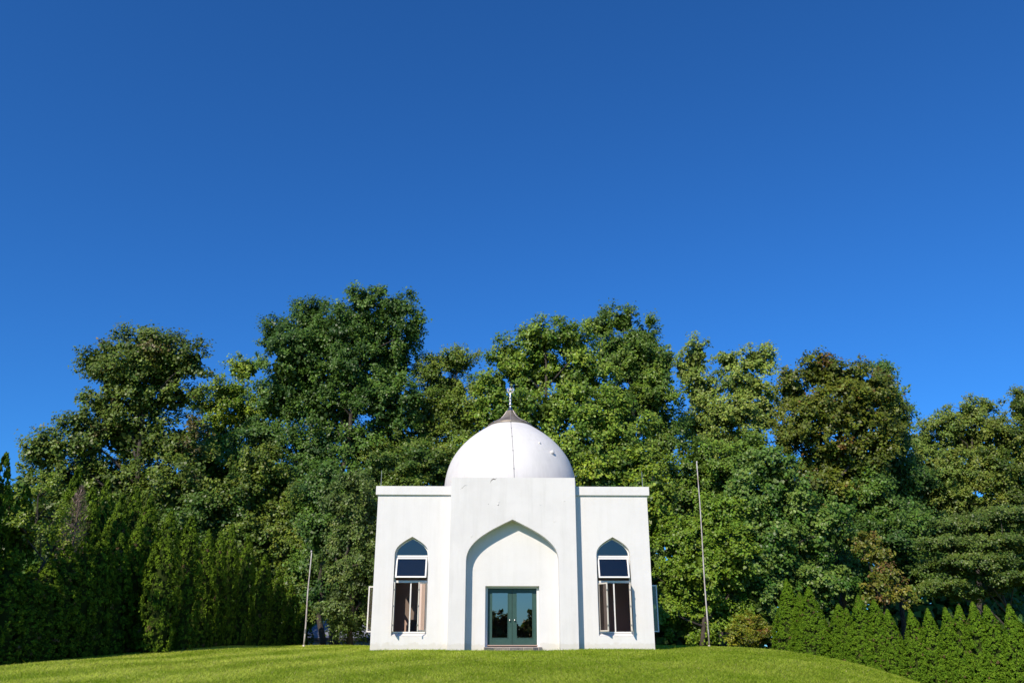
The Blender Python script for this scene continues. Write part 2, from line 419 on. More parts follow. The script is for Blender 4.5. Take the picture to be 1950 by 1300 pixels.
vs = [(x, DC[1] - .012, z) for x, z in star] + [(x, DC[1] + .012, z) for x, z in star]
mb.add(vs, [tuple(range(10)), tuple(range(19, 9, -1))] + [(i, i + 10, (i + 1) % 10 + 10, (i + 1) % 10) for i in range(10)])
mb.build('star', M_PALE, fin)
# roof rods
for px, py0 in ((727, 895), (1222, 897)):
    p = at(px, py0, YW + .12); mb = MB(); mb.tube([(p[0], p[1], PZ1 - .02), (p[0], p[1], p[2] - .05), (p[0], p[1], p[2])], [.011, .008, .003], 6); bbuild(mb, 'roof_rod', M_ROD)

# windows
def window(cx, T, ang_l, ang_r, ang_t, detailed=True, rd=.20):
    """T(x, z, depth) with depth measured inwards from the outer wall face, x along the wall seen from outside"""
    fw = .045
    def boxw(mb, x0, x1, z0, z1, d0, d1, mi=0):
        vs = [T(x, z, d) for z in (z0, z1) for d in (d0, d1) for x in (x0, x1)]
        mb.add(vs, [(0, 2, 3, 1), (4, 5, 7, 6), (0, 1, 5, 4), (2, 6, 7, 3), (0, 4, 6, 2), (1, 3, 7, 5)], mi)
    H = .655; zs, za = 3.495, 4.16
    mb = MB()
    o1 = arch(H, .60, zs, za, cx); o2 = arch(H - fw, .60, zs - .01, za - fw * 1.35, cx)
    for (a, b_), (c, d) in zip(zip(o1[:-1], o1[1:]), zip(o2[:-1], o2[1:])):
        mb.quad(T(*a, rd), T(*b_, rd), T(*d, rd), T(*c, rd)); mb.quad(T(*c, rd), T(*d, rd), T(*d, rd + .07), T(*c, rd + .07))
    boxw(mb, cx - H + fw, cx + H - fw, 3.405, 3.475, rd - .025, rd + .06)        # transom bars
    boxw(mb, cx - H + fw, cx + H - fw, 2.445, 2.53, rd - .02, rd + .06)
    boxw(mb, cx - .024, cx + .024, .655, 2.445, rd - .008, rd + .06)             # mullion
    boxw(mb, cx - H + fw, cx + H - fw, .60, .655, rd - .01, rd + .06)
    fr = bbuild(mb, 'window', M_FRAME)
    def sub(mb, name, mat):
        o = mb.build(name, mat, fr); return o
    # sloping sill
    mb = MB(); x0, x1 = cx - .66, cx + .66
    a, b_, c, d = T(x0, .492, -.004), T(x1, .492, -.004), T(x1, .605, rd + .05), T(x0, .605, rd + .05)
    e, f = T(x0, .47, .002), T(x1, .47, .002); g_, h_ = T(x0, .47, rd + .05), T(x1, .47, rd + .05)
    mb.add([a, b_, c, d, e, f, g_, h_], [(0, 1, 2, 3), (0, 4, 5, 1), (0, 3, 6, 4), (1, 5, 7, 2), (3, 2, 7, 6)]); sub(mb, 'sill', M_STUCCO)
    # fixed pointed pane
    mb = MB(); o3 = [p for p in arch(H - fw - .004, 3.47, zs - .01, za - fw * 1.35, cx)]
    k = len(o3); mb.add([T(*p, rd + .03) for p in o3], [tuple(range(k))]); sub(mb, 'arch_pane', M_GLASS)
    def sash(P, W_, Hh, st, name, pane, mat, pt=0):
        """sash in its own plane: P(u, v, n) -> world"""
        mb = MB()
        for u0, u1, v0, v1 in ((0, st, 0, Hh), (W_ - st, W_, 0, Hh), (st, W_ - st, 0, st), (st, W_ - st, Hh - st, Hh)):
            vs = [P(u, v, n_) for v in (v0, v1) for n_ in (-.018, .018) for u in (u0, u1)]
            mb.add(vs, [(0, 2, 3, 1), (4, 5, 7, 6), (0, 1, 5, 4), (2, 6, 7, 3), (0, 4, 6, 2), (1, 3, 7, 5)])
        sub(mb, name, mat)
        mb = MB(); mb.quad(P(st - .004, st - .004, 0), P(W_ - st + .004, st - .004, 0), P(W_ - st + .004, Hh - st + .004, 0), P(st - .004, Hh - st + .004, 0)); sub(mb, pane, M_GLASS)
    # top-hung sash swung out at the bottom
    a = math.radians(ang_t); Ha = .80; Wd = 2 * (H - fw) - .02
    Pt = lambda u, v, n_: T(cx - Wd / 2 + u, 3.385 - (Ha - v) * math.cos(a) + n_ * math.sin(a), rd - .02 - (Ha - v) * math.sin(a) - n_ * math.cos(a))
    sash(Pt, Wd, Ha, .055, 'awning_sash', 'awning_pane', M_FRAME)
    # side-hung sashes
    Wc = H - fw - .035 - .012; zc0, Hc = .662, 1.775
    al = math.radians(ang_l); hx = cx - H + fw + .006
    Pl = lambda u, v, n_: T(hx + u * math.cos(al) - n_ * math.sin(al), zc0 + v, rd - .03 - u * math.sin(al) - n_ * math.cos(al))
    sash(Pl, Wc, Hc, .048, 'casement_sash', 'casement_pane', M_FRAME2 if detailed else M_FRAME)
    ar = math.radians(ang_r); hx2 = cx + H - fw - .006
    Pr_ = lambda u, v, n_: T(hx2 - u * math.cos(ar) + n_ * math.sin(ar), zc0 + v, rd - .03 - u * math.sin(ar) - n_ * math.cos(ar))
    sash(Pr_, Wc, Hc, .048, 'casement_sash', 'casement_pane', M_FRAME2 if detailed else M_FRAME)
    if detailed:
        for P in (Pl, Pr_):                              # stays and catches on the outer stiles
            for v in (.22, .9, 1.5):
                mb = MB(); q = [P(Wc - .03, v + dv, dn) for dv in (-.03, .03) for dn in (-.03, .03)]
                mb.add([P(u, v + dv, dn) for dv in (-.03, .03) for dn in (-.032, .032) for u in (Wc - .035, Wc + .012)],
                       [(0, 2, 3, 1), (4, 5, 7, 6), (0, 1, 5, 4), (2, 6, 7, 3), (0, 4, 6, 2), (1, 3, 7, 5)]); sub(mb, 'catch', M_HW)
    return fr
window(WIN_X[0], Tf, 86, 64, 17)
window(WIN_X[1], Tf, 60, 84, 17)
window(SWY, Tl, 4, 80, 4, False, .10); window(SWY, Tr, 66, 4, 4, False, .13)
window(YW + DEPTH - 2.8, Tl, 12, 12, 8, False, .06); window(YW + DEPTH - 2.8, Tr, 12, 12, 8, False, .06)

# door: white frame set back in the wall, two green leaves
mb = MB()
yf = YW + .20
for x0, x1, z0, z1 in ((DX0, DX0 + .095, DZ0, DZ1), (DX1 - .095, DX1, DZ0, DZ1), (DX0 + .095, DX1 - .095, DZ1 - .07, DZ1)):
    mb.box(x0 + .001, x1 - .001, yf, yf + .14, z0, z1 - .001)
dfr = bbuild(mb, 'door_frame', M_FRAME)
lx0, lx1 = DX0 + .097, DX1 - .097; lm = (lx0 + lx1) / 2
YD = YW + .335; dz0, dz1 = .185, DZ1 - .072
for x0, x1, kx in ((lx0, lm - .006, lm - .095), (lm + .006, lx1, lm + .095)):
    mb = MB(); g0, g1 = x0 + .165, x1 - .165; gz0, gz1 = dz0 + .25, dz1 - .165
    for a0, a1, c0, c1 in ((x0, g0, dz0, dz1), (g1, x1, dz0, dz1), (g0, g1, dz0, gz0), (g0, g1, gz1, dz1)):
        mb.box(a0, a1, YD, YD + .05, c0, c1)
    leaf = bbuild(mb, 'door_leaf', M_DOOR)
    mb = MB()                                            # glazing bead round the pane, proud of the leaf
    for a0, a1, c0, c1 in ((g0 - .022, g0 + .004, gz0 - .022, gz1 + .022), (g1 - .004, g1 + .022, gz0 - .022, gz1 + .022), (g0 + .004, g1 - .004, gz0 - .022, gz0 + .004), (g0 + .004, g1 - .004, gz1 - .004, gz1 + .022)):
        mb.box(a0, a1, YD - .014, YD - .0005, c0, c1)
    mb.build('glazing_bead', M_DOOR, leaf)
    mb = MB(); mb.quad((g0, YD + .012, gz0), (g1, YD + .012, gz0), (g1, YD + .012, gz1), (g0, YD + .012, gz1)); mb.build('pane', M_DGLASS, leaf)
    mb = MB(); prof = [(.028, 0), (.028, .006), (.013, .012), (.013, .035), (.024, .042), (.033, .055), (.033, .066), (.024, .078), (.004, .083)]
    k = 16
    vs = [(kx + r * math.cos(2 * math.pi * j / k), YD - .0005 - d, 1.075 + r * math.sin(2 * math.pi * j / k)) for r, d in prof for j in range(k)]
    mb.add(vs, [(i * k + j, i * k + (j + 1) % k, (i + 1) * k + (j + 1) % k, (i + 1) * k + j) for i in range(len(prof) - 1) for j in range(k)])
    mb.build('door_knob', simple('brushed_nickel', (.75, .72, .68), .3, .9) if 'brushed_nickel' not in bpy.data.materials else bpy.data.materials['brushed_nickel'], leaf, True)
mb = MB(); mb.box(lx0 - .02, lx1 + .02, YW + .18, YW + .44, .148, .183); bbuild(mb, 'threshold', simple('worn_sill_wood', (.42, .30, .24), .7))
# interior glimpses: a pale bench near the left window
mb = MB(); mb.box(CX - 4.2, CX - 2.6, 35.6, 36.1, .10, .55); mb.box(CX - 4.2, CX - 2.6, 36.02, 36.1, .55, 1.15); bbuild(mb, 'indoor_bench', simple('dark_bench_wood', (.12, .06, .035), .6))
mb = MB(); mb.box(CX - HALF + WT + .01, CX + HALF - WT - .01, YW + 3.4, YW + 3.5, .10, 4.4); bbuild(mb, 'added_bounce_partition', M_INSIDE)  # added wall, shrinks the room so bounced daylight inside is brighter
mb = MB(); mb.box(CX - HALF + WT + .01, CX + HALF - WT - .01, YW + WT + .01, YW + 3.39, 4.4, 4.5); bbuild(mb, 'added_bounce_ceiling', M_INSIDE)  # added low slab, closes the room in to raise its bounced light
# stone step, stones set in mortar
mb = MB(); mb.box(DX0 - .03, DX1 + .07, YP + .02, YW - .003, -.3, .112); mb.box(DX0 + .003, DX1 - .003, YW - .0028, YW + .2, -.3, .112)
step = bbuild(mb, 'door_step', simple('step_mortar', (.50, .42, .36), .9))
m, t, b = new_mat('step_stone')
oi = t.nodes.new('ShaderNodeObjectInfo')
t.links.new(mul(t, ramp(t, oi.outputs['Random'], [(0, (.07, .08, .09)), (.4, (.16, .16, .16)), (.7, (.30, .26, .22)), (1, (.12, .14, .13))]), ramp(t, noise(t, 14, 5, .7), [(.3, (.6, .6, .6)), (.7, (1.25, 1.2, 1.15))])), b.inputs['Base Color'])
b.inputs['Roughness'].default_value = .7; bump(t, b, noise(t, 25, 4), .02); M_STONE = m
x = DX0 - .015; rr = random.Random(2)
while x < DX1 + .03:
    wd = min(rr.uniform(.16, .36), DX1 + .055 - x)
    if wd > .06:
        mb = MB(); z0, z1 = -.25, .094
        j = [rr.uniform(-.012, .012) for _ in range(4)]
        y0, y1 = YP + .004, YP + .03
        vs = [(x + .012, y0, z0), (x + wd - .012, y0, z0), (x + wd - .012 + j[0], y0, z1 + j[1]), (x + .012 + j[2], y0, z1 + j[3]), (x + .005, y1, z0), (x + wd - .005, y1, z0), (x + wd - .005, y1, z1), (x + .005, y1, z1)]
        mb.add(vs, [(0, 1, 2, 3), (0, 4, 5, 1), (1, 5, 6, 2), (2, 6, 7, 3), (3, 7, 4, 0)]); mb.build('stone', M_STONE, step)
    x += wd

# ------------------------------------------------------------------ flagpoles
def pole(px_b, py_b, px_t, py_t, Y, r, label, seed):
    b_ = at(px_b, py_b, Y); b_[2] = float(tz(b_[0], Y)) - .02; tp = at(px_t, py_t, Y)
    o = empty('flagpole', b_); tag(o, label, 'flagpole', 'bare flagpoles beside the building')
    h = tp - b_; mb = MB(); k = 9
    mb.tube([h * (i / k) + np.array([.015 * math.sin(i * .9 + seed), 0, 0]) for i in range(k + 1)], [r * (1 - .35 * i / k) for i in range(k + 1)], 10)
    mb.build('pole', M_POLE, o, True)
    mb = MB(); mb.lathe([(.001, -.05), (r * 1.05, -.03), (r * 1.1, .03), (r * .6, .06), (.001, .065)], n=10); c = mb.build('pole_cap', M_POLE, o, True); c.location = h
    mb = MB(); mb.lathe([(r * 1.9, -.1), (r * 1.9, .05), (r * 1.4, .10), (r * 1.02, .11)], n=12); mb.build('base_collar', M_PALE, o, True)
    z = .9 if h[2] > 6 else .7; q = h * (z / h[2])
    mb = MB(); mb.box(q[0] - .012, q[0] + .012, q[1] - r - .04, q[1] - r + .01, z - .09, z + .09); mb.build('cleat', M_HW, o)
m, t, b = new_mat('worn_white_pole'); M_POLE = m
t.links.new(ramp(t, noise(t, 1.5, 5, .7, sc3=(2, 2, 1)), [(.35, (.32, .24, .20)), (.52, (.50, .47, .45)), (.7, (.62, .61, .60))]), b.inputs['Base Color'])
b.inputs['Roughness'].default_value = .45
pole(578.5, 1227, 593, 1050, 40, .038, 'short bare white flagpole standing left of the building near the dark hedge', 0)
pole(1350.5, 1231, 1327, 880, 40, .036, 'tall thin bare white flagpole standing on the lawn right of the building', 2)

# ------------------------------------------------------------------ foliage
rng = np.random.default_rng(7)
def unit(v): return v / (np.linalg.norm(v, axis=-1, keepdims=True) + 1e-9)
def leaf_mesh(name, pos, nrm, tan, L, W, col, fold=.25):
    """one folded rhombic leaf per entry"""
    n = len(pos)
    nrm = unit(nrm); tan = unit(tan - nrm * np.sum(tan * nrm, 1, keepdims=True)); bi = np.cross(nrm, tan)
    L = L[:, None]; W = W[:, None]
    v = np.empty((n, 4, 3), np.float32)
    v[:, 0] = pos - tan * L * .5; v[:, 1] = pos + bi * W * .5 - nrm * W * fold + tan * L * .05
    v[:, 2] = pos + tan * L * .5; v[:, 3] = pos - bi * W * .5 - nrm * W * fold + tan * L * .05
    me = bpy.data.meshes.new(name)
    me.vertices.add(4 * n); me.vertices.foreach_set('co', v.reshape(-1))
    me.loops.add(4 * n); me.loops.foreach_set('vertex_index', np.arange(4 * n, dtype=np.int32))
    me.polygons.add(n); me.polygons.foreach_set('loop_start', np.arange(0, 4 * n, 4, dtype=np.int32))
    a = me.attributes.new('tint', 'FLOAT_COLOR', 'POINT')
    c = np.ones((n, 4, 4), np.float32); c[:, :, :3] = np.clip(col, .003, 1)[:, None, :]
    a.data.foreach_set('color', c.reshape(-1))
    me.update(calc_edges=True); return me

def crown(lobes, leaf, col, col2, dens=1.0, clump=.8, flat=.75, droop=0., back=.22, warm=None, seed=0, fill=2.4):
    """lobes: rows of centre xyz and radii xyz. Leaf clumps sit on the lobes' shells; each clump is a handful of twigs with leaves."""
    r = np.random.default_rng(seed)
    lobes = np.array(lobes); C = []; N = []; leaf = leaf * .68; clump = clump * 1.22
    for l in lobes:
        c, rad = l[:3], l[3:]
        area = 4 * math.pi * ((rad[0] * rad[1]) ** 1.6 / 3 + (rad[0] * rad[2]) ** 1.6 / 3 + (rad[1] * rad[2]) ** 1.6 / 3) ** (1 / 1.6)
        k = max(8, int(area / (clump ** 2) * 1.16 * dens))
        d = unit(r.normal(size=(k, 3))); d[:, 2] = np.where((d[:, 2] < -.3) & (r.random(k) < .6), -d[:, 2], d[:, 2])
        q = c + d * rad * (r.uniform(.58, 1.08, (k, 1)) - .28 * (r.random((k, 1)) < .22))
        keep = (d[:, 1] < .25) | (r.random(k) < back)
        C.append(q[keep]); N.append(d[keep])
    C = np.concatenate(C); N = np.concatenate(N)
    f = np.full(len(C), 9.)
    for l in lobes: f = np.minimum(f, np.linalg.norm((C - l[:3]) / l[3:], axis=1))
    keep = (f > .60) | (r.random(len(C)) < .25)
    C, N = C[keep], N[keep]; nc = len(C)
    cr = clump * r.uniform(.40, 1.15, nc)
    tone = r.uniform(-.15, 1.15, nc)
    per = np.maximum(10, (76 * (cr / .8) ** 2 * (.24 / leaf) ** 1.6 * (.8 + .4 * r.random(nc))).astype(int))
    ci = np.repeat(np.arange(nc), per); n = len(ci)
    # twigs: each clump has a few directions; leaves string along them
    nt_ = 7; td = unit(N[:, None, :] * .75 + r.normal(size=(nc, nt_, 3)) * .75 + np.array([0, 0, .45 - droop])); td[:, :, 2] *= flat
    ti = r.integers(0, nt_, n); s_ = r.random(n) ** .7
    pos = C[ci] + td[ci, ti] * (cr[ci] * s_ * 1.02)[:, None] + r.normal(size=(n, 3)) * (cr[ci] * .16)[:, None]
    pos[:, 2] -= droop * cr[ci] * s_ * .9
    out_ = unit(pos - C[ci] + N[ci] * .4)
    nrm = unit(out_ * .55 + np.array([-.20, -.45, .50]) + r.normal(size=(n, 3)) * .45)
    tan = unit(td[ci, ti] + r.normal(size=(n, 3)) * .8 + np.array([0, 0, -.35 - droop]))
    L = leaf * r.uniform(.75, 1.45, n); W = L * r.uniform(.55, .85, n)
    base = np.array(col) * (1 - tone[ci])[:, None] + np.array(col2) * tone[ci][:, None]
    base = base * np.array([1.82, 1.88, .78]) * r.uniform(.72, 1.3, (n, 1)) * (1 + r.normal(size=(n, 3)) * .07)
    if warm is not None:
        wc, share = warm; hot = (r.random(nc) < share)[ci] & (r.random(n) < .7) | (r.random(n) < share * .25)
        base[hot] = np.array(wc) * r.uniform(.6, 1.3, (int(hot.sum()), 1))
    # inner leaves fill the lobes and keep the light out of the crown's middle
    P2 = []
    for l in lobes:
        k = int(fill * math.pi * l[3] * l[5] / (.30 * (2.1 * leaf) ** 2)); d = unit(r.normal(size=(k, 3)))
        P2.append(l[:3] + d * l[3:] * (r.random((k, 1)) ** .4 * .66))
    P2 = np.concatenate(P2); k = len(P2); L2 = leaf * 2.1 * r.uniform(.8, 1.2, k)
    u2 = r.random((k, 1)); B2 = (np.array(col) * (1 - u2) + np.array(col2) * u2) * np.array([1.3, 1.35, .7])  # inner leaves tinted darker, painting extra shade into the crown's gaps
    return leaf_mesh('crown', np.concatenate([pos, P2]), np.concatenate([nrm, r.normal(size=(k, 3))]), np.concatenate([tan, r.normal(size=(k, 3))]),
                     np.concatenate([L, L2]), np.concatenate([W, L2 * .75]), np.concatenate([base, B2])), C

def limbs(mb, base, lobes, r0, seed, C=None, sinu=.5, twigs=40):
    r = np.random.default_rng(seed + 99)
    lobes = np.array(lobes); top = lobes[np.argmax(lobes[:, 2])]
    zmin = lobes[:, 2].min(); ctr = lobes[:, :3].mean(0)
    h = top[2] - base[2]
    tip = np.array([top[0], top[1], top[2] + .3 * top[5]])
    k = 9; spine = []
    for i in range(k + 1):
        u = i / k
        p = base * (1 - u) + tip * u + np.array([r.normal(), r.normal(), 0]) * sinu * .45 * math.sin(math.pi * u)
        p[0] += (ctr[0] - (base[0] * (1 - u) + tip[0] * u)) * .35 * math.sin(math.pi * u)
        spine.append(p)
    rad = [r0 * (1.25 if i == 0 else 1) * (1 - .88 * (i / k) ** .9) for i in range(k + 1)]
    mb.tube(spine, rad, 9)
    ends = []
    for l in lobes:
        c = l[:3]; zt_ = c[2] - .25 * math.hypot(c[0] - tip[0], c[1] - tip[1]) - .12 * h
        u = np.clip((zt_ - base[2]) / h, .18, .9); i = int(u * k); fr = u * k - i
        s_ = spine[i] * (1 - fr) + spine[min(i + 1, k)] * fr
        mid = (s_ + c) / 2 + np.array([r.normal() * .3, r.normal() * .3, .25 + .3 * r.random()])
        rr_ = r0 * (1 - .85 * u) * .55
        e = c + np.array([0, 0, .4 * l[5]])
        mb.tube([s_, mid, c, e], [rr_, rr_ * .7, rr_ * .42, rr_ * .15], 6); ends.append((mid, c, rr_))
    if C is not None and len(C):
        pick = r.choice(len(C), min(twigs, len(C)), replace=False)
        ce = np.array([e[1] for e in ends])
        for i in pick:
            j = np.argmin(np.linalg.norm(ce - C[i], axis=1)); a = ce[j]
            mb.tube([a, (a + C[i]) / 2 + r.normal(size=3) * .15, C[i]], [.05, .032, .01], 4, cap=False)

def px_lobes(rows, Y, seed, depth=.8, zoff=0):
    r = np.random.default_rng(seed + 5); out_ = []
    for row in rows:
        px, py, rx, rz = row[:4]; dy = row[4] if len(row) > 4 else r.uniform(-1.2, 1.2)
        p = at(px, py, Y + dy); k = px_size(p); out_.append([*p, rx * k * 1.04, max(rx, rz) * k * depth, rz * k * 1.04])
    return out_
TREE_N = [0]
def tree(name, label, rows, Y, foot_px, col, col2, leaf=.24, r0=.28, group='trees of the wood behind the building', cat='tree', **kw):
    TREE_N[0] += 1; seed = TREE_N[0] * 13
    twigs = kw.pop('twigs', 40); bark = kw.pop('bark', M_BARK); depth = kw.pop('depth', .8)
    lobes = np.array(px_lobes(rows, Y, seed, depth))
    bx = at(foot_px, 1226, Y)[0]; base = np.array([bx, Y, float(tz(bx, Y)) - .1])
    o = empty(name, base); tag(o, label, cat, group)
    lobes[:, :3] -= base
    me, C = crown(lobes, leaf, col, col2, seed=seed, **kw)
    mb = MB(); limbs(mb, np.zeros(3), lobes, r0, seed, C, twigs=twigs); mb.build('trunk', bark, o, True)
    link('crown', me, M_LEAF, o)
    return o
DK, DK2 = (.026, .056, .022), (.060, .106, .033)          # deep green
MID, MID2 = (.036, .068, .020), (.086, .134, .032)        # mid green
BR, BR2 = (.072, .118, .020), (.140, .185, .036)          # bright green
PALE, PALE2 = (.082, .118, .044), (.155, .190, .080)      # pale green
OL, OL2 = (.038, .060, .018), (.088, .112, .032)          # olive
tree('oak_tree', 'tall dark oak with open flat-topped crown rising from the left end of the wood',
     [(285, 668, 70, 40), (190, 695, 38, 42), (362, 692, 30, 34), (255, 706, 50, 34), (312, 722, 42, 34), (275, 770, 50, 36), (240, 735, 60, 30), (330, 760, 45, 28), (205, 775, 45, 30), (90, 862, 48, 42), (170, 838, 52, 45), (255, 835, 75, 50), (335, 850, 55, 50), (130, 925, 70, 45), (230, 925, 90, 55), (330, 940, 60, 60), (250, 1010, 90, 50)],
     52, 285, OL, (.078, .108, .036), leaf=.26, r0=.34, clump=.85, warm=((.12, .10, .03), .05))
tree('pale_tree', 'yellow-green tree between the left oak and the tallest dark tree',
     [(465, 705, 34, 24), (440, 755, 42, 34), (398, 775, 26, 18), (470, 800, 50, 45), (420, 840, 50, 45), (385, 905, 50, 55), (450, 910, 60, 55), (400, 980, 60, 50)],
     59, 440, BR, BR2, leaf=.25, r0=.22)
tree('tulip_tree', 'tallest dense dark green tree left of the dome',
     [(693, 578, 30, 30), (745, 592, 42, 38), (785, 630, 20, 34), (590, 605, 36, 34), (645, 635, 52, 45), (522, 650, 28, 36), (560, 690, 60, 55), (655, 700, 75, 60), (600, 650, 50, 45), (700, 630, 50, 45), (745, 685, 55, 65), (690, 740, 60, 45), (580, 735, 55, 40), (535, 770, 62, 50), (630, 785, 75, 52), (735, 775, 55, 55), (510, 845, 55, 45), (600, 865, 70, 45), (690, 860, 60, 50), (640, 930, 70, 45), (560, 930, 60, 45)],
     54, 640, DK, (.058, .104, .034), leaf=.23, r0=.30, clump=.72, dens=1.1)
tree('ash_tree', 'olive green tree between the tallest tree and the dome',
     [(868, 690, 36, 30), (822, 712, 30, 30), (850, 745, 58, 42), (815, 800, 60, 48), (885, 800, 55, 55), (770, 850, 50, 45), (840, 870, 60, 45), (770, 920, 60, 40), (730, 880, 40, 50)],
     55, 840, (.052, .085, .024), (.098, .130, .040), leaf=.19, r0=.26, clump=.62)
tree('maple_tree', 'broad bright green tree rising right behind the finial',
     [(1035, 648, 52, 30), (970, 682, 40, 36), (1090, 665, 40, 36), (1010, 715, 70, 50), (1100, 725, 65, 50), (945, 740, 26, 36), (1040, 790, 80, 45), (1130, 795, 68, 52), (955, 800, 50, 50), (1185, 850, 60, 55), (1110, 870, 75, 50), (1020, 870, 60, 50), (920, 870, 50, 45), (1180, 920, 60, 35)],
     52, 1060, (.056, .095, .022), (.120, .170, .045), leaf=.25, r0=.36, clump=.75)
tree('elm_tree', 'dark green tree with several upright tops just right of the dome',
     [(1148, 622, 34, 30), (1186, 614, 28, 26), (1228, 655, 34, 42), (1262, 700, 22, 40), (1205, 690, 55, 55), (1245, 760, 42, 55), (1190, 770, 50, 50), (1165, 680, 40, 45), (1225, 720, 45, 45), (1255, 840, 45, 60), (1230, 910, 50, 60), (1270, 960, 45, 60)],
     57, 1215, (.040, .074, .024), (.082, .125, .034), leaf=.23, r0=.3, clump=.7)
tree('poplar_tree', 'pale green loose tree with two upright tops over the tall flagpole',
     [(1325, 685, 28, 36), (1298, 705, 14, 26), (1388, 690, 26, 26), (1438, 688, 32, 28), (1420, 735, 48, 36), (1335, 750, 38, 42), (1390, 790, 52, 40), (1330, 815, 45, 45), (1450, 790, 40, 40), (1395, 850, 60, 45)],
     61, 1370, PALE, PALE2, leaf=.26, r0=.24, clump=.7, dens=.9)
tree('chestnut_tree', 'rounded brownish green tree with rusty leaf tips on the right of the wood',
     [(1552, 712, 40, 32), (1510, 755, 30, 42), (1605, 728, 52, 38), (1655, 748, 38, 42), (1690, 795, 28, 52), (1600, 790, 75, 52), (1535, 815, 42, 48), (1655, 850, 55, 55), (1560, 880, 55, 42), (1620, 910, 55, 48), (1500, 840, 30, 40), (1560, 940, 60, 40), (1640, 970, 50, 40)],
     53, 1590, (.042, .056, .013), (.086, .100, .024), leaf=.26, r0=.34, clump=.78, warm=((.15, .085, .02), .06))
tree('dark_tree', 'narrow dark tree edging the right side of the brownish tree',
     [(1680, 716, 22, 24), (1700, 765, 22, 42), (1712, 835, 16, 50), (1690, 900, 45, 50), (1730, 930, 40, 50)],
     57, 1690, DK, DK2, leaf=.24, r0=.22)
tree('hickory_tree', 'pale olive tree in the wood near the right edge, with a rounded double top',
     [(1850, 788, 40, 24), (1803, 812, 34, 30), (1760, 848, 40, 34), (1850, 840, 62, 42), (1790, 900, 55, 45), (1870, 905, 60, 45), (1750, 930, 45, 45), (1820, 960, 70, 40)],
     61, 1830, PALE, (.100, .125, .045), leaf=.20, r0=.28, clump=.65)
tree('beech_tree', 'olive tree cut by the right edge of the picture, behind the layered tree',
     [(1948, 778, 34, 34), (1925, 840, 45, 45), (1965, 880, 45, 55), (1905, 915, 45, 50), (1975, 800, 40, 45), (1950, 960, 60, 45), (2020, 850, 60, 60), (2030, 960, 60, 60)],
     59, 1960, OL, (.095, .115, .035), leaf=.20, r0=.3, clump=.65)
tree('dogwood_tree', 'low wide tree with flat layered dark branches above the right hedge',
     [(1930, 985, 60, 17), (1840, 1003, 62, 15), (1800, 1040, 55, 14), (1905, 1040, 65, 15), (1960, 1065, 55, 15), (1850, 1075, 68, 14), (1780, 1082, 40, 12), (1920, 1105, 60, 14), (1800, 1118, 50, 12), (1985, 1020, 50, 16), (1860, 1130, 50, 10)],
     47, 1850, (.032, .055, .018), (.066, .094, .032), leaf=.15, r0=.16, clump=.5, flat=.35, dens=1.35, depth=.9)
tree('young_maple', 'bright green bushy tree right beside the building behind the flagpole foot',
     [(1300, 1035, 48, 42), (1360, 990, 52, 40), (1285, 1110, 40, 42), (1345, 1095, 60, 50), (1395, 1060, 45, 50), (1268, 1175, 28, 38), (1320, 1185, 48, 36), (1385, 1170, 45, 45)],
     46.5, 1335, BR, (.095, .145, .028), leaf=.20, r0=.14, clump=.55)
tree('sycamore_sapling', 'broad-leaved green tree with whitish glinting leaves left of the right hedge',
     [(1470, 905, 62, 42), (1420, 950, 45, 38), (1500, 965, 62, 45), (1455, 1020, 55, 45), (1530, 1040, 52, 45), (1480, 1095, 48, 45), (1560, 1110, 55, 42), (1440, 1140, 40, 50), (1580, 1010, 40, 45), (1420, 1080, 35, 45)],
     48, 1480, (.034, .075, .022), (.085, .130, .052), leaf=.24, r0=.18, clump=.6)
tree('shade_tree', 'dark shaded tree below the brownish tree on the right',
     [(1660, 955, 50, 42), (1635, 1020, 55, 45), (1695, 1040, 42, 52), (1620, 1090, 45, 45), (1680, 1120, 50, 45), (1740, 1090, 40, 45), (1730, 1010, 40, 45)],
     52, 1660, DK, DK2, leaf=.22, r0=.2)
tree('rusty_tree', 'small tree with yellow-brown drying leaves just above the right hedge',
     [(1665, 1062, 26, 26), (1640, 1030, 22, 22), (1690, 1098, 28, 22), (1712, 1128, 26, 18), (1665, 1120, 26, 24)],
     45.5, 1680, (.062, .072, .018), (.120, .112, .034), leaf=.20, r0=.09, clump=.42, droop=.4, dens=.7, twigs=24, fill=1.0, warm=((.20, .12, .04), .12))
tree('linden_tree', 'mid green tree behind the top of the tall flagpole',
     [(1330, 880, 45, 42), (1395, 895, 48, 45), (1300, 935, 42, 42), (1365, 945, 50, 42), (1430, 870, 45, 40)],
     54, 1360, MID, MID2, leaf=.23, r0=.22)
tree('willow_tree', 'greyish drooping tree close to the left corner of the building',
     [(672, 920, 32, 24), (655, 965, 38, 34), (700, 975, 28, 34), (675, 1020, 42, 36), (645, 1055, 34, 38), (700, 1070, 28, 40), (665, 1105, 40, 40), (640, 1150, 36, 34), (690, 1150, 32, 40), (665, 1185, 40, 24)],
     44, 668, (.040, .066, .026), (.078, .105, .050), leaf=.15, r0=.15, clump=.48, droop=.55, dens=1.1)
tree('hornbeam_tree', 'yellow-green tree above the far end of the left hedge',
     [(500, 895, 52, 38), (460, 950, 55, 42), (535, 950, 50, 42), (505, 1015, 55, 45), (450, 1035, 50, 50), (565, 1040, 42, 50), (520, 1095, 50, 50), (585, 970, 35, 50), (570, 1120, 40, 45)],
     51, 510, (.040, .066, .018), (.092, .118, .034), leaf=.22, r0=.2, clump=.6)
tree('shadow_tree', 'dark green tree standing behind the short flagpole',
     [(610, 935, 45, 42), (612, 1010, 42, 50), (600, 1090, 36, 50), (585, 1160, 32, 30)],
     49, 616, DK, DK2, leaf=.22, r0=.2)
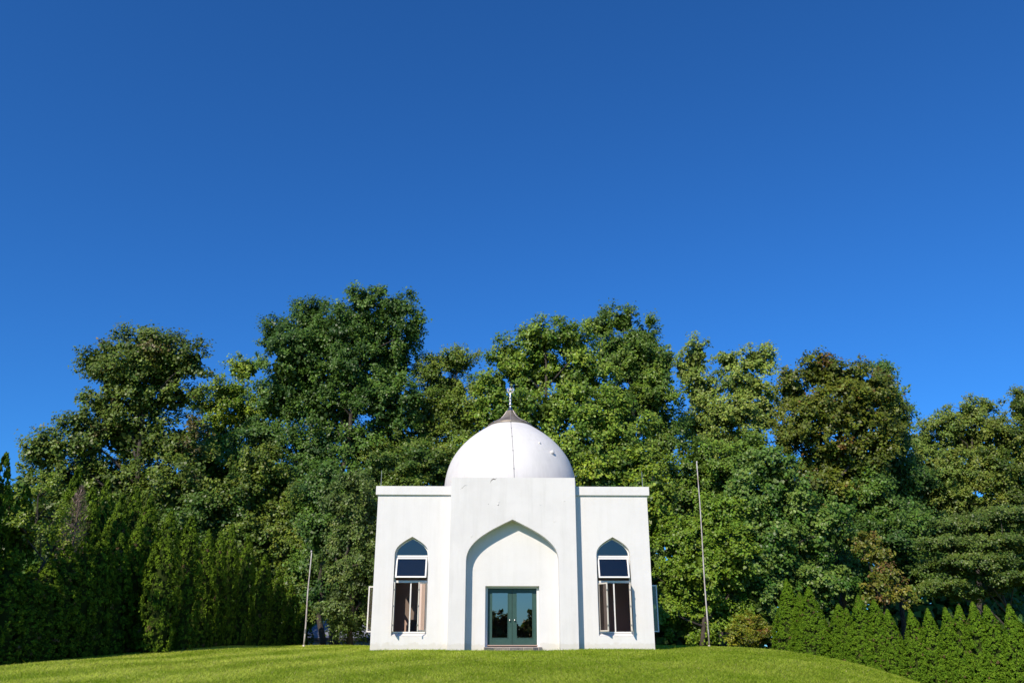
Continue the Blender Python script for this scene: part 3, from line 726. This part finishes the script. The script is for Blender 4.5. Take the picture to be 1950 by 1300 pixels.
tree('hedge_backing_tree', 'dark tree crown above the middle of the left hedge',
     [(395, 990, 55, 45), (340, 1010, 55, 50), (430, 1060, 50, 50), (350, 1090, 60, 50), (180, 1000, 70, 50), (90, 990, 60, 45)],
     50, 380, MID, (.06, .085, .026), leaf=.24, r0=.2)
tree('rear_tree', 'mid green tree seen over the left roof edge of the building',
     [(735, 905, 42, 40), (785, 885, 46, 36), (835, 900, 46, 36), (760, 960, 50, 45), (720, 1000, 40, 60)],
     50, 770, MID, (.075, .105, .034), leaf=.20, r0=.22, clump=.6)
tree('back_maple', 'bright green tree seen over the right roof edge of the building',
     [(1140, 905, 52, 30), (1200, 900, 45, 40), (1245, 940, 34, 45), (1250, 1010, 32, 45), (1225, 980, 40, 50)],
     49, 1220, MID, BR2, leaf=.24, r0=.2, clump=.6)
tree('golden_bush', 'small rounded bush with golden-orange leaf tips at the left end of the right hedge',
     [(1424, 1195, 30, 22), (1402, 1212, 22, 18), (1449, 1212, 24, 20), (1425, 1218, 30, 16)],
     43, 1425, (.070, .090, .016), (.125, .125, .022), leaf=.11, r0=.05, clump=.28, cat='bush', group='shrubs at the edge of the lawn', warm=((.19, .10, .02), .07), twigs=14)
tree('viny_shrub', 'yellow-green leafy shrub climbing between the hedge trees at the far left',
     [(25, 965, 34, 30), (75, 945, 24, 26), (95, 985, 26, 28), (45, 1010, 38, 26), (100, 1050, 24, 40), (85, 915, 18, 16)],
     27.9, 62, (.055, .090, .014), (.125, .160, .030), leaf=.11, r0=.06, clump=.34, dens=.7, fill=.4, cat='bush', group='shrubs at the edge of the lawn', twigs=20)

# far wood that closes the gaps low between the trunks
rows = []
r = np.random.default_rng(3)
for x in np.arange(-70, 71, 4.0):
    Y = 74 + r.uniform(-3, 6); zb = -3
    for z in (.3, 2.6, 5.0, 8.0, 11.0, 13.2 + r.uniform(-2, 1.5)): rows.append([x + r.uniform(-1.5, 1.5), Y, zb + z + r.uniform(0, 1.5), 3.6, 2.6, 2.9])
me, C = crown(rows, .95, DK, DK2, dens=.75, clump=1.9, back=.05, seed=77, fill=1.5)
tag(link('far_wood', me, M_LEAF), 'dark depth of the wood behind the front trees', 'woods', kind='stuff')
# wood on the far side of the lawn, behind the photographer: seen mirrored in the door glass
rows = []
for x in np.arange(-45, 46, 5.5):
    h = r.uniform(5.5, 9.0)
    rows.append([x + r.uniform(-2, 2), -62 + r.uniform(-6, 6), -2.0 + h * .5, 3.6, 3.0, h * .6])
me, C = crown(rows, 1.1, DK, DK2, dens=.6, clump=1.1, back=1.0, seed=78)
tag(link('mirrored_wood', me, M_LEAF), 'low dark treeline mirrored in the glass of the doors', 'woods', kind='stuff')

# ------------------------------------------------------------------ arborvitae
def arbor_mesh(h, R, shape, seed, col, col2, puff=.16, dens=1.0, frond=.10, tips=None, rough=1.0):
    """upright evergreen: fans of little fronds over a lumpy cone; local origin at the foot"""
    r = np.random.default_rng(seed)
    n = int(2 * math.pi * R * h * .62 / puff ** 2 * 1.15 * dens)
    u = r.random(n) ** 1.0; rad = np.interp(u, *shape) * R
    keep = r.random(n) < np.clip(rad / R * 1.4, .55, 1); u, rad = u[keep], rad[keep]; n = len(u)
    a = r.uniform(0, 2 * math.pi, n)
    lump = 1 + rough * (.10 * np.sin(a * 3 + u * 9 + seed) + .08 * np.sin(a * 5 - u * 17 + seed * 2) + r.normal(size=n) * .05)
    d = np.stack([np.cos(a), np.sin(a), np.zeros(n)], 1)
    c = d * (rad * lump)[:, None]; c[:, 2] = u * h + .02
    if tips is not None: c[:, :2] += np.outer(np.clip(u - .6, 0, 1) ** 1.2, tips)
    tone = r.random(n)
    k = 17; ci = np.repeat(np.arange(n), k); m_ = n * k
    sz = puff * r.uniform(.6, 1.25, n) * np.clip(.45 + rad / R, .5, 1.1)
    fan = unit(d[ci] * .75 + np.array([0, 0, .55]) + r.normal(size=(m_, 3)) * .55)
    s_ = r.random(m_) ** .6
    pos = c[ci] + fan * (sz[ci] * s_ * .9)[:, None]
    nrm = unit(fan * .35 + d[ci] * .6 + r.normal(size=(m_, 3)) * .5 + np.array([0, 0, .2]))
    tan = unit(fan + r.normal(size=(m_, 3)) * .3 + np.array([0, 0, .3]))
    L = frond * r.uniform(.7, 1.4, m_); W = L * r.uniform(.45, .75, m_)
    base = (np.array(col) * (1 - tone)[:, None] + np.array(col2) * tone[:, None])[ci] * r.uniform(.75, 1.3, (m_, 1))
    brown = (r.random(n) < .018)[ci]; base[brown] = np.array([.16, .11, .05]) * r.uniform(.6, 1.2, (int(brown.sum()), 1))     # a few dried sprays
    me = leaf_mesh('foliage', pos, nrm, tan, L, W, base, .15)
    return me
def core_mesh(h, R, shape, tips=None):
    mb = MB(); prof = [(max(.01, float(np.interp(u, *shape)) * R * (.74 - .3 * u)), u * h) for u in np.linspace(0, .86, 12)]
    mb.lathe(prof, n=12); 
    if tips is not None: mb.v = [(x + tips[0] * max(0, z / h - .6) ** 1.2, y + tips[1] * max(0, z / h - .6) ** 1.2, z) for x, y, z in mb.v]
    mb.tube([(0, 0, -.4), (0, 0, .3)], [.07, .06], 7)
    return mb.mesh('trunk', True)
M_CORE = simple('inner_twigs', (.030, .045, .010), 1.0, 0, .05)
CONE = ([0, .08, .3, .6, .85, .95, 1.0], [.9, 1.0, .84, .50, .20, .08, .0])
COLM = ([0, .1, .35, .65, .82, .93, 1.0], [.85, 1.0, .98, .74, .46, .20, .02])
GN, GN2 = (.070, .152, .008), (.150, .255, .015)
LN, LN2 = (.030, .062, .005), (.150, .240, .014)
var = []
for i in range(4):
    tp = None if i % 2 == 0 else np.array([.35 * (-1) ** i, .1])
    var.append((arbor_mesh(3.8, .98, CONE, 20 + i, GN, GN2, .095, 1.3, .052, tp, .55), core_mesh(3.8, .98, CONE, tp)))
varL = [(arbor_mesh(6.0, 1.0, COLM, 40 + i, LN, LN2, .17, 1.2, .095), core_mesh(6.0, 1.0, COLM)) for i in range(4)]
def arbor(name, x, y, h, wscale, label, group, meshes, h0, mats=M_NEEDLE, rz=0):
    z = float(tz(x, y)); o = empty(name, (x, y, z)); tag(o, label, 'conifer', group)
    o.scale = (wscale, wscale, h / h0); o.rotation_euler.z = rz
    link('foliage', meshes[0], mats, o); link('trunk', meshes[1], M_CORE, o); return o
ORD = ['first', 'second', 'third', 'fourth', 'fifth', 'sixth', 'seventh', 'eighth', 'ninth', 'tenth', 'eleventh', 'twelfth', 'thirteenth', 'fourteenth', 'fifteenth', 'sixteenth', 'seventeenth', 'eighteenth', 'nineteenth']
# right hedge: tops as seen, running from the bush towards the right edge and nearer
tops = [(1497, 1103, 41.8), (1522, 1127, 41.2), (1537, 1117, 40.6), (1596, 1150, 39.8), (1607, 1158, 39.3), (1634, 1134, 38.8), (1668, 1142, 38.2), (1690, 1160, 37.7), (1736, 1162, 37.0), (1766, 1160, 36.5), (1804, 1157, 35.9), (1820, 1152, 35.5), (1853, 1147, 34.9), (1884, 1153, 34.4), (1921, 1152, 33.8), (1958, 1150, 33.2)]
rr = random.Random(5)
for i, (px, py, Y) in enumerate(tops):
    p = at(px, py, Y); z0 = float(tz(p[0], Y)); h = p[2] - z0
    extra = {0: 'tallest pointed green conifer, at the left end of the right hedge beside the golden bush', 15: 'pointed green conifer of the right hedge cut by the right edge'}.get(i, f'pointed green conifer, {ORD[i]} from the golden bush in the right hedge')
    arbor('arborvitae', p[0], Y, h * 1.0, rr.uniform(.92, 1.1) * (.8 if i in (1, 4, 7) else 1), extra, 'clipped conifers of the right hedge', var[rr.randrange(4)], 3.8, rz=rr.uniform(0, 6.28))
# left hedge: tall columns in line, leading away from the left edge
def hedge_y(px):
    """distance at which the line of the left hedge crosses a frame column"""
    d = at(px, HORIZON, 1.0)[0]; return (-12.9 - .19 * 33) / (d - .19)
def left_arbor(px, py, back, wd, lab, grp):
    Y = hedge_y(px); p = at(px, py, Y)
    if back:                                             # second line, further left, seen over the first
        Y += back; p = at(px, py, Y)
    h = p[2] - float(tz(p[0], Y))
    arbor('columnar_arborvitae', p[0], Y, h, rr.uniform(.9, 1.05) * wd, lab, grp, varL[rr.randrange(4)], 6.0, rz=rr.uniform(0, 6.28))
far_row = [(327, 972), (366, 982), (398, 1010), (421, 1014), (444, 998), (474, 1018), (505, 1058), (531, 1086), (556, 1112), (579, 1150)]
for i, (px, py) in enumerate(far_row):
    left_arbor(px, py, (-2.6, -2.3, -.9, -.4)[i] if i < 4 else 0, .66 if i < 2 else .56, f'column-shaped conifer, {ORD[i]} beyond the gap in the left hedge', 'conifers of the left hedge beyond its gap')
tall_row = [(-35, 850), (12, 866), (52, 925), (150, 893), (178, 928), (207, 914), (234, 944), (262, 930), (288, 946)]
for i, (px, py) in enumerate(tall_row):
    left_arbor(px, py, .9 if i < 3 else (2.4, 4.6)[i % 2], .72, f'tall sunlit-topped conifer, {ORD[i]} from the left in the rear of the left hedge', 'tall conifers in the rear line of the left hedge')
front_row = [(-75, 960), (-25, 990), (24, 1050), (62, 1078), (98, 1066), (132, 1034), (166, 1022), (200, 1012), (232, 1016), (265, 996)]
for i, (px, py) in enumerate(front_row):
    left_arbor(px, py, 0, .64, f'dark shaded conifer, {ORD[i]} from the left in the front of the left hedge', 'shaded conifers in the front line of the left hedge')
# withered top among them
WY = hedge_y(100) + 2.0; base = at(100, HORIZON, WY); bz = float(tz(base[0], WY)); tp = at(104, 925, WY)
o = empty('withered_conifer', (base[0], WY, bz)); tag(o, 'withered conifer with bare pinkish brown twigs at the far left of the left hedge', 'conifer')
r = np.random.default_rng(8); hh = tp[2] - bz
mb = MB(); mb.tube([(0, 0, -.2), (.1, 0, hh * .6), (.05, 0, hh)], [.07, .05, .012], 6); mb.build('trunk', M_BARK2, o)
n = 1200; u = r.random(n) * .48 + .52; a = r.uniform(0, 6.28, n); rad = .50 * np.interp(u, [.4, .75, 1], [.75, 1, .15]) * r.random(n) ** .5
pos = np.stack([np.cos(a) * rad + .05, np.sin(a) * rad, u * hh], 1); tan = unit(np.stack([np.cos(a), np.sin(a), np.full(n, .9)], 1) + r.normal(size=(n, 3)) * .5)
link('twigs', leaf_mesh('twigs', pos, r.normal(size=(n, 3)), tan, r.uniform(.12, .3, n), r.uniform(.012, .03, n), np.array([.25, .19, .165]) * r.uniform(.5, 1.3, (n, 1))), M_NEEDLE, o)

# ------------------------------------------------------------------ house far behind the trees
hx0, hy = at(575, 1210, 64)[0], 64.0; hx1 = at(725, 1210, 64)[0]
zr_, ze_ = at(600, 1199, 64)[2], at(600, 1213, 64)[2]; zg = float(tz((hx0 + hx1) / 2, hy)) - .2
H_ = empty('distant_house', ((hx0 + hx1) / 2, hy, zg)); tag(H_, 'low grey house with a slate roof half hidden under the trees left of the building', 'house')
HW = np.array([(hx0 + hx1) / 2, hy, zg]); M_SLATE = simple('slate_blue_roof', (.22, .24, .30), .7); M_SIDING = simple('grey_siding', (.30, .33, .36), .7)
hw = (hx1 - hx0) / 2
mb = MB(); mb.box(-hw, hw, 0, 6, 0, ze_ - zg); mb.build('wall', M_SIDING, H_)
mb = MB(); e_, r_ = ze_ - zg, zr_ - zg + 1.0
mb.add([(-hw - .3, -.5, e_ - .05), (hw + .3, -.5, e_ - .05), (hw - 1.2, 3, r_), (-hw + 1.2, 3, r_), (-hw - .3, 6.5, e_ - .05), (hw + .3, 6.5, e_ - .05)], [(0, 1, 2, 3), (3, 2, 5, 4), (0, 3, 4), (1, 5, 2), (0, 4, 5, 1)]); mb.build('roof', M_SLATE, H_)
mb = MB(); mb.box(-hw - .3, hw + .3, -.56, -.503, e_ - .22, e_ - .02); mb.build('gutter', simple('dark_gutter', (.03, .03, .035), .5), H_)
for k in range(3):
    x0 = -hw + .75 + k * 2.0; mb = MB(); mb.box(x0, x0 + .8, -.05, -.002, .5, 1.5); wf = mb.build('window', M_FRAME, H_)
    mb = MB(); mb.box(x0 + .08, x0 + .72, -.06, -.052, .58, 1.42); mb.build('pane', M_DGLASS, wf)

# ------------------------------------------------------------------ lawn grass
def lawn():
    r = np.random.default_rng(11)
    P = []
    for (x0, x1, y0, y1, dn) in ((-14, 14, 15.5, 23, 700), (-18, 17, 23, 33.4, 480), (-17, -4.7, 33.4, 47, 330), (6, 17, 33.4, 46, 330), (-4.7, 6, 32.2, 33.45, 900)):
        n = int((x1 - x0) * (y1 - y0) * dn); P.append(np.stack([r.uniform(x0, x1, n), r.uniform(y0, y1, n)], 1))
    P = np.concatenate(P)
    ok = ~((P[:, 0] > CX - HALF) & (P[:, 0] < CX + HALF) & (P[:, 1] > YW - .01)) & ~((P[:, 0] > PL) & (P[:, 0] < PR) & (P[:, 1] > YP - .01))
    ok &= np.abs(P[:, 0] - .3) < P[:, 1] * .66 + 2
    P = P[ok]; n = len(P); x, y = P[:, 0], P[:, 1]; z = tz(x, y)
    def nz(fx, fy, s): return np.sin(x * fx + s) * np.sin(y * fy + s * 1.7)
    patch = .5 + .25 * nz(.7, .9, 1) + .22 * nz(1.9, 1.3, 2) + .20 * nz(3.7, 4.1, 3) + .14 * nz(.31, .5, 5) + .12 * nz(9.1, 5.3, 7)
    stripe = .5 + .5 * np.tanh(1.8 * np.sin((x - .30 * y + .25 * np.sin(y * .6)) * 2 * math.pi / 2.7 + .5 * np.sin(x * 1.7 + y)))
    stripe = stripe * np.clip((2 - x) / 9, .12, 1)
    near = np.clip(1 - np.abs(np.where(np.abs(x - CX) < 2.45, y - YP, y - YW)) / .35, 0, 1) * (np.abs(x - CX) < HALF + .2) * (y < YW + .1)
    h = .038 * r.uniform(.6, 1.5, n) * (1 + .35 * patch) * (1 + 1.1 * near * r.random(n))
    h = np.where(r.random(n) < .004, h * 2.2, h)
    lean = r.normal(size=(n, 2)) * 1.25 + np.stack([(stripe - .5) * .5, (stripe - .5) * .5], 1)
    a = r.uniform(0, 2 * math.pi, n); wd = r.uniform(.006, .013, n) * (1 + (y > 26) * .4)
    ax = np.stack([np.cos(a) * wd, np.sin(a) * wd], 1)
    v = np.empty((n, 3, 3), np.float32)
    v[:, 0, :2] = P - ax; v[:, 1, :2] = P + ax; v[:, 0, 2] = z - .01; v[:, 1, 2] = z - .01
    v[:, 2, :2] = P + lean * h[:, None]; v[:, 2, 2] = z + h
    g0, g1, g2 = np.array([.22, .33, .014]), np.array([.53, .60, .09]), np.array([.45, .41, .17])
    kk = np.clip(patch * .62 + stripe * .60 + r.normal(size=n) * .12 - .05, 0, 1)[:, None]
    c = g0 * (1 - kk) + g1 * kk
    dry = (r.random(n) < .03 + .10 * np.clip(patch - .55, 0, 1) + .05 * stripe); c[dry] = g2 * r.uniform(.7, 1.2, (int(dry.sum()), 1))
    c *= r.uniform(.8, 1.2, (n, 1))
    me = bpy.data.meshes.new('lawn_grass')
    me.vertices.add(3 * n); me.vertices.foreach_set('co', v.reshape(-1))
    me.loops.add(3 * n); me.loops.foreach_set('vertex_index', np.arange(3 * n, dtype=np.int32))
    me.polygons.add(n); me.polygons.foreach_set('loop_start', np.arange(0, 3 * n, 3, dtype=np.int32))
    at_ = me.attributes.new('tint', 'FLOAT_COLOR', 'POINT'); q = np.ones((n, 3, 4), np.float32); q[:, :, :3] = c[:, None, :]
    at_.data.foreach_set('color', q.reshape(-1)); me.update(calc_edges=True)
    tag(link('lawn_grass', me, M_GRASS), 'short mown lawn with light and dark mowing stripes', 'grass', kind='stuff')
lawn()
print('TRIS', sum(len(o.data.polygons) * 2 for o in bpy.data.objects if o.type == 'MESH'))
